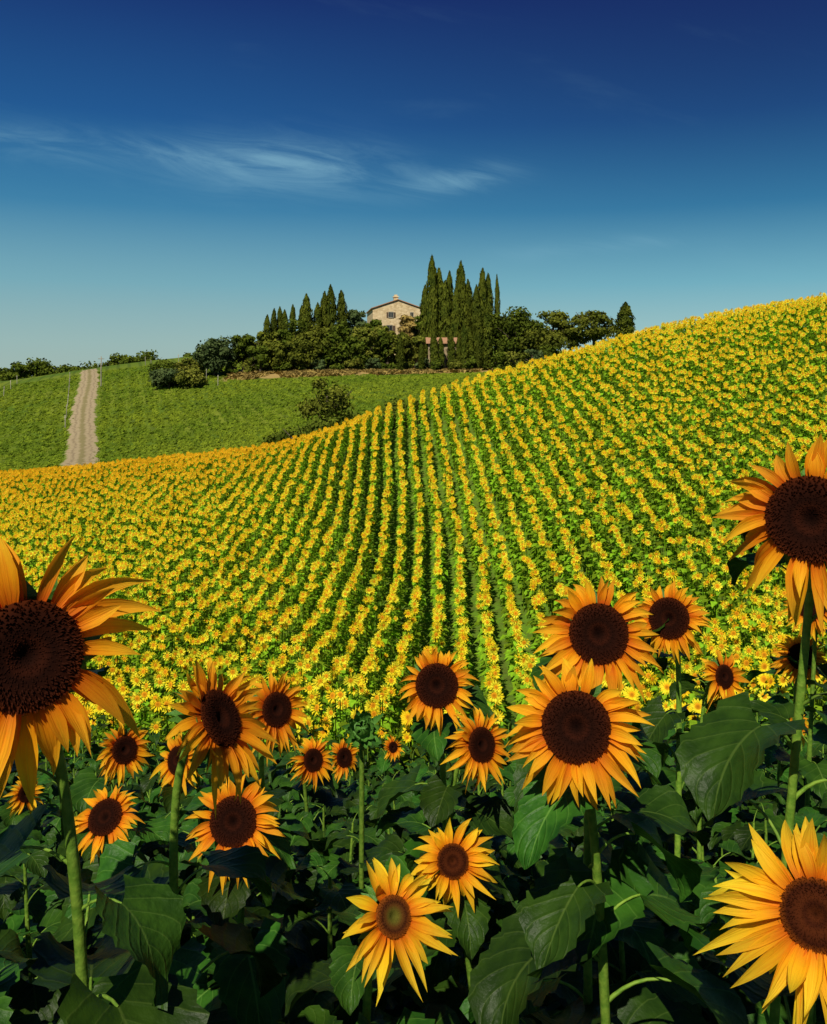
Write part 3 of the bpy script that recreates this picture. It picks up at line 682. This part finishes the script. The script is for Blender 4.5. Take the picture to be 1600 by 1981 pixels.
tree(33.9,166,16.4,10,M_pine,'pine_tree','spreading pine with layered open crown',.15,17,nb=26,npb=150,flat=.55,group=PG)
tree(29.8,168,13.4,7.5,M_pine,'pine_tree','lower pine between two taller pines',.1,20,nb=20,npb=150,flat=.6,group=PG)
SG='shrubs round the villa mound'; R=random.Random(3)
for j,x in enumerate(list(np.arange(-36,2,2.9))+[14,16.5,19,22,25,28,31.5,34.5]):
    y_=148.5+R.uniform(-1,1) if x<10 else 141+R.uniform(-1,2)
    g=float(gz(x,y_)); tree(float(x),y_,g+R.uniform(1.2,3.0)+(1.8 if x>10 else 0),R.uniform(2.2,4.2)+(1.5 if x>10 else 0),[M_shrub,M_olive,M_oak][j%3],'shrub','low rounded shrub on the grassy mound',.0,j,nb=12,npb=110,size=.2,group=SG,sink=.3)
for j,(x,y_,h_,w,m) in enumerate([(4.0,145,2.6,2.4,M_oak),(6.9,145,2.2,2.6,M_shrub),(9.3,145,2.8,2.6,M_oak)]):
    tree(x,y_,float(gz(x,y_))+h_,w,m,'shrub','low bush growing against the annex wall',.0,70+j,nb=12,npb=110,size=.2,group=SG,sink=.3)
for j,(x,y_,h_,w,m) in enumerate([(-7.6,64,4.6,5.0,M_oak),(-9.6,66,3.4,4.0,M_oak),(-5.4,66,4.6,4.0,M_oak),(-1.6,68,4.4,3.6,M_oak),(.6,68,4.4,4,M_oak),(3.2,68,4.0,4,M_oak),(-38,138,3.4,7,M_olive),(-34,137,2.6,6,M_shrub),(-42,150,3.0,6,M_oak),(-39,152,3.0,6,M_shrub)]):
    tree(x,y_,float(gz(x,y_))+h_,w,m,'shrub','dark bushy shrub growing behind the sunflower field edge',.0,30+j,nb=20,npb=190,size=.15 if y_<100 else .22,group='shrubs at the field edge',sink=.3)
tree(-7.6,78,2.0,6.0,M_pine,'broadleaf_tree','feathery light green young tree in the meadow',.0,41,nb=22,npb=130,size=.14)
# distant tree line
for j in range(18):
    x=-126+j*5.2+R.uniform(-2,2); y_=262+R.uniform(-6,8); g=float(gz(x,y_))
    tree(x,y_,g+R.uniform(4.0,8.5),R.uniform(8,13),M_oak,'broadleaf_tree','distant rounded tree on the horizon behind the vineyard',.0,50+j,nb=24,npb=120,size=.4,group='distant trees along the horizon',sink=.8)

# ------------------------------------------------------------------ buildings
n=NT('stone_wall'); tc=n.n('ShaderNodeTexCoord').outputs['Object']
mp=n.n('ShaderNodeMapping',i_0=tc); mp.inputs['Scale'].default_value=(1,1,1.6)
vo=n.n('ShaderNodeTexVoronoi',i_0=mp.outputs[0]); vo.inputs['Scale'].default_value=2.0; vd=n.n('ShaderNodeTexVoronoi',i_0=mp.outputs[0],feature='DISTANCE_TO_EDGE'); vd.inputs['Scale'].default_value=2.0
rr=n.n('ShaderNodeSeparateXYZ',i_0=vo.outputs['Color']).outputs[0]
c=n.mix(rr,(0.50,0.37,0.20),(0.74,0.59,0.36)); c=n.mix(n.smooth(vd.outputs[0],0.06,0.0),c,(0.58,0.47,0.30,1)); st=n.noise(.6,4,tc); c=n.mix(n.math('MULTIPLY',n.smooth(st,.5,.7),.4),c,(0.38,0.27,0.16,1))
M_stone=n.out(c,0.9,0.1,vd.outputs[0],0.5,0.05)
n=NT('terracotta_tiles'); tc=n.n('ShaderNodeTexCoord').outputs['Object']; sp=n.n('ShaderNodeSeparateXYZ',i_0=tc)
w1=n.math('SINE',n.math('MULTIPLY',sp.outputs[1],26.0)); nz=n.noise(4,4,tc); c=n.mix(nz,(0.40,0.19,0.10),(0.62,0.37,0.22)); c=n.mix(n.math('MULTIPLY',n.smooth(w1,0,-1),.4),c,(0.22,0.11,0.07,1))
M_tile=n.out(c,0.85,0.1,w1,0.6,0.06)
M_plaster=simple('beige_plaster',(0.30,0.22,0.13),(0.44,0.34,0.21),1.2,0.9,0.2,0.02)
M_wood=simple('shutter_wood',(0.07,0.045,0.03),(0.12,0.08,0.05),5,0.7)
M_post=simple('weathered_post',(0.22,0.20,0.15),(0.36,0.33,0.26),5,0.85)
n=NT('window_glass'); M_glass=n.out((0.02,0.023,0.025),0.15,0.5)
def gable(t,W,D,he,hr,z0=-1.5,mat=0):
    V=[(-W/2,0,z0),(W/2,0,z0),(W/2,0,he),(0,0,hr),(-W/2,0,he)]; V+=[(x,D,z) for x,_,z in V]
    t.add(V,[(0,1,2,3,4),(9,8,7,6,5),(1,6,7,2),(5,0,4,9)],mat,[(0,0)]*10)
def slab(t,W,D,he,hr,ov,th):
    sl=(hr-he)/(W/2)
    for sgn in (-1,1):
        x1=sgn*(W/2+ov); z1=he-sl*ov; xo=0
        V=[(xo,-ov,hr+.02),(x1,-ov,z1+.02),(x1,D+ov,z1+.02),(xo,D+ov,hr+.02),(xo,-ov,hr+.02+th),(x1,-ov,z1+.02+th),(x1,D+ov,z1+.02+th),(xo,D+ov,hr+.02+th)]
        t.add(V,[(0,3,2,1),(4,5,6,7),(0,1,5,4),(1,2,6,5),(2,3,7,6)] ,0,[(0,0)]*8)
def window(par,x,z,w,h,sh=True,y=0.0):
    t=T(); fr=.09
    box(t,x-w/2-fr,x+w/2+fr,y-.07,y-.004,z+h/2,z+h/2+fr*1.5); box(t,x-w/2-fr*1.4,x+w/2+fr*1.4,y-.12,y-.003,z-h/2-fr,z-h/2)
    box(t,x-w/2-fr,x-w/2,y-.06,y-.003,z-h/2,z+h/2); box(t,x+w/2,x+w/2+fr,y-.06,y-.003,z-h/2,z+h/2); box(t,x-.03,x+.03,y-.05,y-.022,z-h/2,z+h/2)
    f=T(); box(f,x-w/2,x+w/2,y-.02,y-.002,z-h/2,z+h/2); wn=ob('window',mesh('window_pane',f.arr(),[M_glass],False),par)
    ob('frame',mesh('frame',t.arr(),[M_post],False),wn)
    if sh:
        for s in (-1,1):
            q=T(); xa=x+s*(w/2+fr+.005); xb=x+s*(w/2+fr+w*.5); box(q,min(xa,xb),max(xa,xb),y-.09,y-.05,z-h/2,z+h/2); ob('shutter',mesh('shutter',q.arr(),[M_wood],False),wn)
hy_=165.; hg=5.8
villa=ob('stone_villa',None,None,(-2.9,hy_,hg),label='pale stone farmhouse with low tiled gable roof',cat='house')
t=T(); gable(t,9.4,12,8.5,10.1); ob('wall',mesh('wall',t.arr(),[M_stone],False),villa)
t=T(); slab(t,9.4,12,8.5,10.1,.28,.13); roof=ob('roof',mesh('roof',t.arr(),[M_tile],False),villa)
t=T(); box(t,-.4,.4,3,3.8,9.6,10.9); box(t,-.55,.55,2.85,3.95,10.9,11.05); box(t,-.3,.3,3.1,3.7,11.05,11.4); ob('chimney',mesh('chimney',t.arr(),[M_stone],False),roof)
window(villa,-1.3,7.3,.75,.95); window(villa,2.6,7.4,.5,.7,False); window(villa,-1.6,4.6,1.0,1.4); window(villa,2.4,4.6,1.0,1.4)
t=T(); box(t,.1,1.2,-.05,-.003,-.6,1.7); ob('door',mesh('door',t.arr(),[M_wood],False),villa)
villa.rotation_euler=(0,0,.14)
ax=6.0; ag=float(gz(ax,149)); an=ob('farm_annex',None,None,(ax,149.2,ag),label='low beige annex with terracotta tile roof among cypresses',cat='house')
t=T(); W=7.0; z0=-1.5; V=[(-W/2,0,z0),(W/2,0,z0),(W/2,0,4.5),(-W/2,0,4.5),(-W/2,4,z0),(W/2,4,z0),(W/2,4,5.4),(-W/2,4,5.4)]
t.add(V,[(0,1,2,3),(1,5,6,2),(5,4,7,6),(4,0,3,7)],0,[(0,0)]*8); ob('wall',mesh('wall',t.arr(),[M_plaster],False),an)
t=T(); V=[(-W/2-.4,-.5,4.42),(W/2+.4,-.5,4.42),(W/2+.4,4.4,5.52),(-W/2-.4,4.4,5.52)]; V+=[(x,y,z+.2) for x,y,z in V]; t.add(V,[(0,3,2,1),(4,5,6,7),(0,1,5,4),(1,2,6,5),(2,3,7,6),(3,0,4,7)],0,[(0,0)]*8)
ob('roof',mesh('roof',t.arr(),[M_tile],False),an)
window(an,-2.3,2.6,.9,1.1,False); window(an,2.2,2.6,.9,1.1,False); t=T(); box(t,-.5,.5,-.05,-.003,-.4,2.0); ob('door',mesh('door',t.arr(),[M_wood],False),an)
sg=float(gz(-27.2,151)); an=ob('outbuilding',None,None,(-26.9,151,sg),label='small beige plastered outbuilding tucked between trees',cat='house')
t=T(); gable(t,2.6,4,4.2,4.8,-1); ob('wall',mesh('wall',t.arr(),[M_plaster],False),an); t=T(); slab(t,2.6,4,4.2,4.8,.3,.15); ob('roof',mesh('roof',t.arr(),[M_tile],False),an)
window(an,0,3.0,.7,1.0,False); t=T(); box(t,-.45,.45,-.05,-.003,-.3,1.8); ob('door',mesh('door',t.arr(),[M_wood],False),an)

# vineyard posts
t=T(); tube(t,[(0,0,-.3),(0,0,.8),(.02,0,1.7)],[.06,.055,.05],7,0,True); tube(t,[(-.25,0,1.4),(.25,0,1.4)],[.02,.02],5,0); PM=mesh('vineyard_post',t.arr(),[M_post])
for (x0,y0,x1,y1,k) in [(-38,140,-52,172,5),(-30,136,-45,170,5),(-66,140,-76,170,4),(-44,112,-62,160,6)]:
    for j in range(k):
        f=j/(k-1); x=x0+(x1-x0)*f; y_=y0+(y1-y0)*f
        if abs(x-(-35.3-.3545*(y_-94)))<2.2: x+=3.5
        p=ob('vineyard_post',PM,None,(x,y_,float(gz(x,y_))),label='pale weathered wooden post in the vineyard row',cat='post',group='vineyard posts'); p.rotation_euler=(R.uniform(-.05,.05),R.uniform(-.06,.06),R.uniform(0,3))
t=T(); tube(t,[(0,0,-.4),(0,0,2.5),(.03,0,5.0)],[.12,.10,.08],8,0,True); tube(t,[(-.5,0,4.6),(.5,0,4.6)],[.05,.05],6,0)
ob('utility_pole',mesh('utility_pole',t.arr(),[M_post]),None,(-51.8,147,float(gz(-51.8,147))),label='tall wooden pole beside the dirt path',cat='pole')

# ------------------------------------------------------------------ light
el=math.radians(47); azv=Vector((-.30,-.95,0)).normalized(); sd=Vector((azv.x*math.cos(el),azv.y*math.cos(el),math.sin(el)))
sun=bpy.data.lights.new('sun','SUN'); sun.energy=5.0; sun.angle=math.radians(.5); sun.color=(1,.93,.77)
so=bpy.data.objects.new('sun',sun); COL.objects.link(so); so.rotation_mode='QUATERNION'; so.rotation_quaternion=(-sd).to_track_quat('-Z','Y')

n=NT('World',True); scene.world=n.m
sk=n.n('ShaderNodeTexSky'); sk.sky_type='NISHITA'; sk.sun_disc=False; sk.sun_elevation=el; sk.sun_rotation=math.atan2(azv.x,azv.y)%(2*math.pi)
g=n.n('ShaderNodeTexCoord').outputs['Generated']; sp=n.n('ShaderNodeSeparateXYZ',i_0=g); X,Yy,Zz=sp.outputs
zr=n.ramp(Zz,[(0.0,lin(182,202,190)),(0.045,lin(162,198,196)),(0.11,lin(112,174,192)),(0.19,lin(52,126,168)),(0.28,lin(28,86,144)),(0.40,lin(18,48,110)),(1.0,lin(36,66,100))])
side=n.smooth(X,-.35,.45); up=n.smooth(Zz,.08,.38)
zr=n.mix(n.math('MULTIPLY',side,n.math('MULTIPLY',up,.55)),zr,lin(14,24,82))
zr=n.mix(n.math('MULTIPLY',n.math('SUBTRACT',1.0,side),n.math('MULTIPLY',n.smooth(Zz,.25,.0),.40)),zr,lin(130,150,148))
# thin cirrus
yy_=n.math('MAXIMUM',Yy,0.05); u=n.math('DIVIDE',X,yy_); v=n.math('DIVIDE',Zz,yy_)
nzv=n.n('ShaderNodeCombineXYZ',i_0=n.math('MULTIPLY',u,3.6),i_1=n.math('MULTIPLY_ADD',u,3.6,n.math('MULTIPLY',v,19.0)),i_2=0.3).outputs[0]
w_=n.noise(1.7,9,nzv,0.66,0.9)
wob=n.math('MULTIPLY',n.math('SUBTRACT',n.noise(3.6,4,n.n('ShaderNodeCombineXYZ',i_0=u,i_1=0.0,i_2=3.0).outputs[0]),.5),.045)
def band(u0,u1,a,b,w,st):
    vc=n.math('ADD',n.math('MULTIPLY_ADD',u,b,a),wob)
    d=n.math('DIVIDE',n.math('SUBTRACT',v,vc),w); gs=n.math('EXPONENT',n.math('MULTIPLY',n.math('MULTIPLY',d,d),-1.0))
    uc=(u0+u1)/2; hw=(u1-u0)/2; e=n.math('DIVIDE',n.math('SUBTRACT',u,uc),hw); ge=n.math('EXPONENT',n.math('MULTIPLY',n.math('POWER',n.math('ABSOLUTE',e),2.6),-1.0))
    return n.math('MULTIPLY',n.math('MULTIPLY',gs,ge),st)
b=n.math('ADD',band(-.70,-.04,.238,-.085,.020,.55),n.math('ADD',band(-.25,-.03,.240,-.03,.032,.90),n.math('ADD',band(-.02,.11,.222,.14,.014,.9),band(.1,.32,.135,.09,.010,.5))))
gen=n.math('MULTIPLY',n.smooth(n.noise(.8,6,nzv,.6,.5),.55,.85),.07)
cm=n.math('ADD',n.math('MULTIPLY',b,n.math('MULTIPLY_ADD',n.smooth(w_,.34,.70),.44,.05)),gen,clamp=True)
cm=n.math('MULTIPLY',cm,n.smooth(Yy,.1,.4))
zr=n.mix(cm,zr,lin(135,185,205))
sc=n.n('ShaderNodeVectorMath',operation='SCALE'); n.t.links.new(zr,sc.inputs[0]); sc.inputs['Scale'].default_value=10.0
fin=n.mix(.97,sk.outputs[0],sc.outputs[0])
bg=n.n('ShaderNodeBackground',i_0=fin,i_1=0.1); o=n.n('ShaderNodeOutputWorld',i_0=bg.outputs[0])

cam=bpy.data.cameras.new('camera'); cam.sensor_fit='VERTICAL'; cam.sensor_height=36; cam.lens=31.17; cam.shift_y=-.1237; cam.clip_start=.05; cam.clip_end=9000
co=bpy.data.objects.new('camera',cam); COL.objects.link(co); co.rotation_euler=(math.pi/2,0,0); scene.camera=co
scene.view_settings.view_transform='Standard'; scene.view_settings.look='None'; scene.view_settings.exposure=0
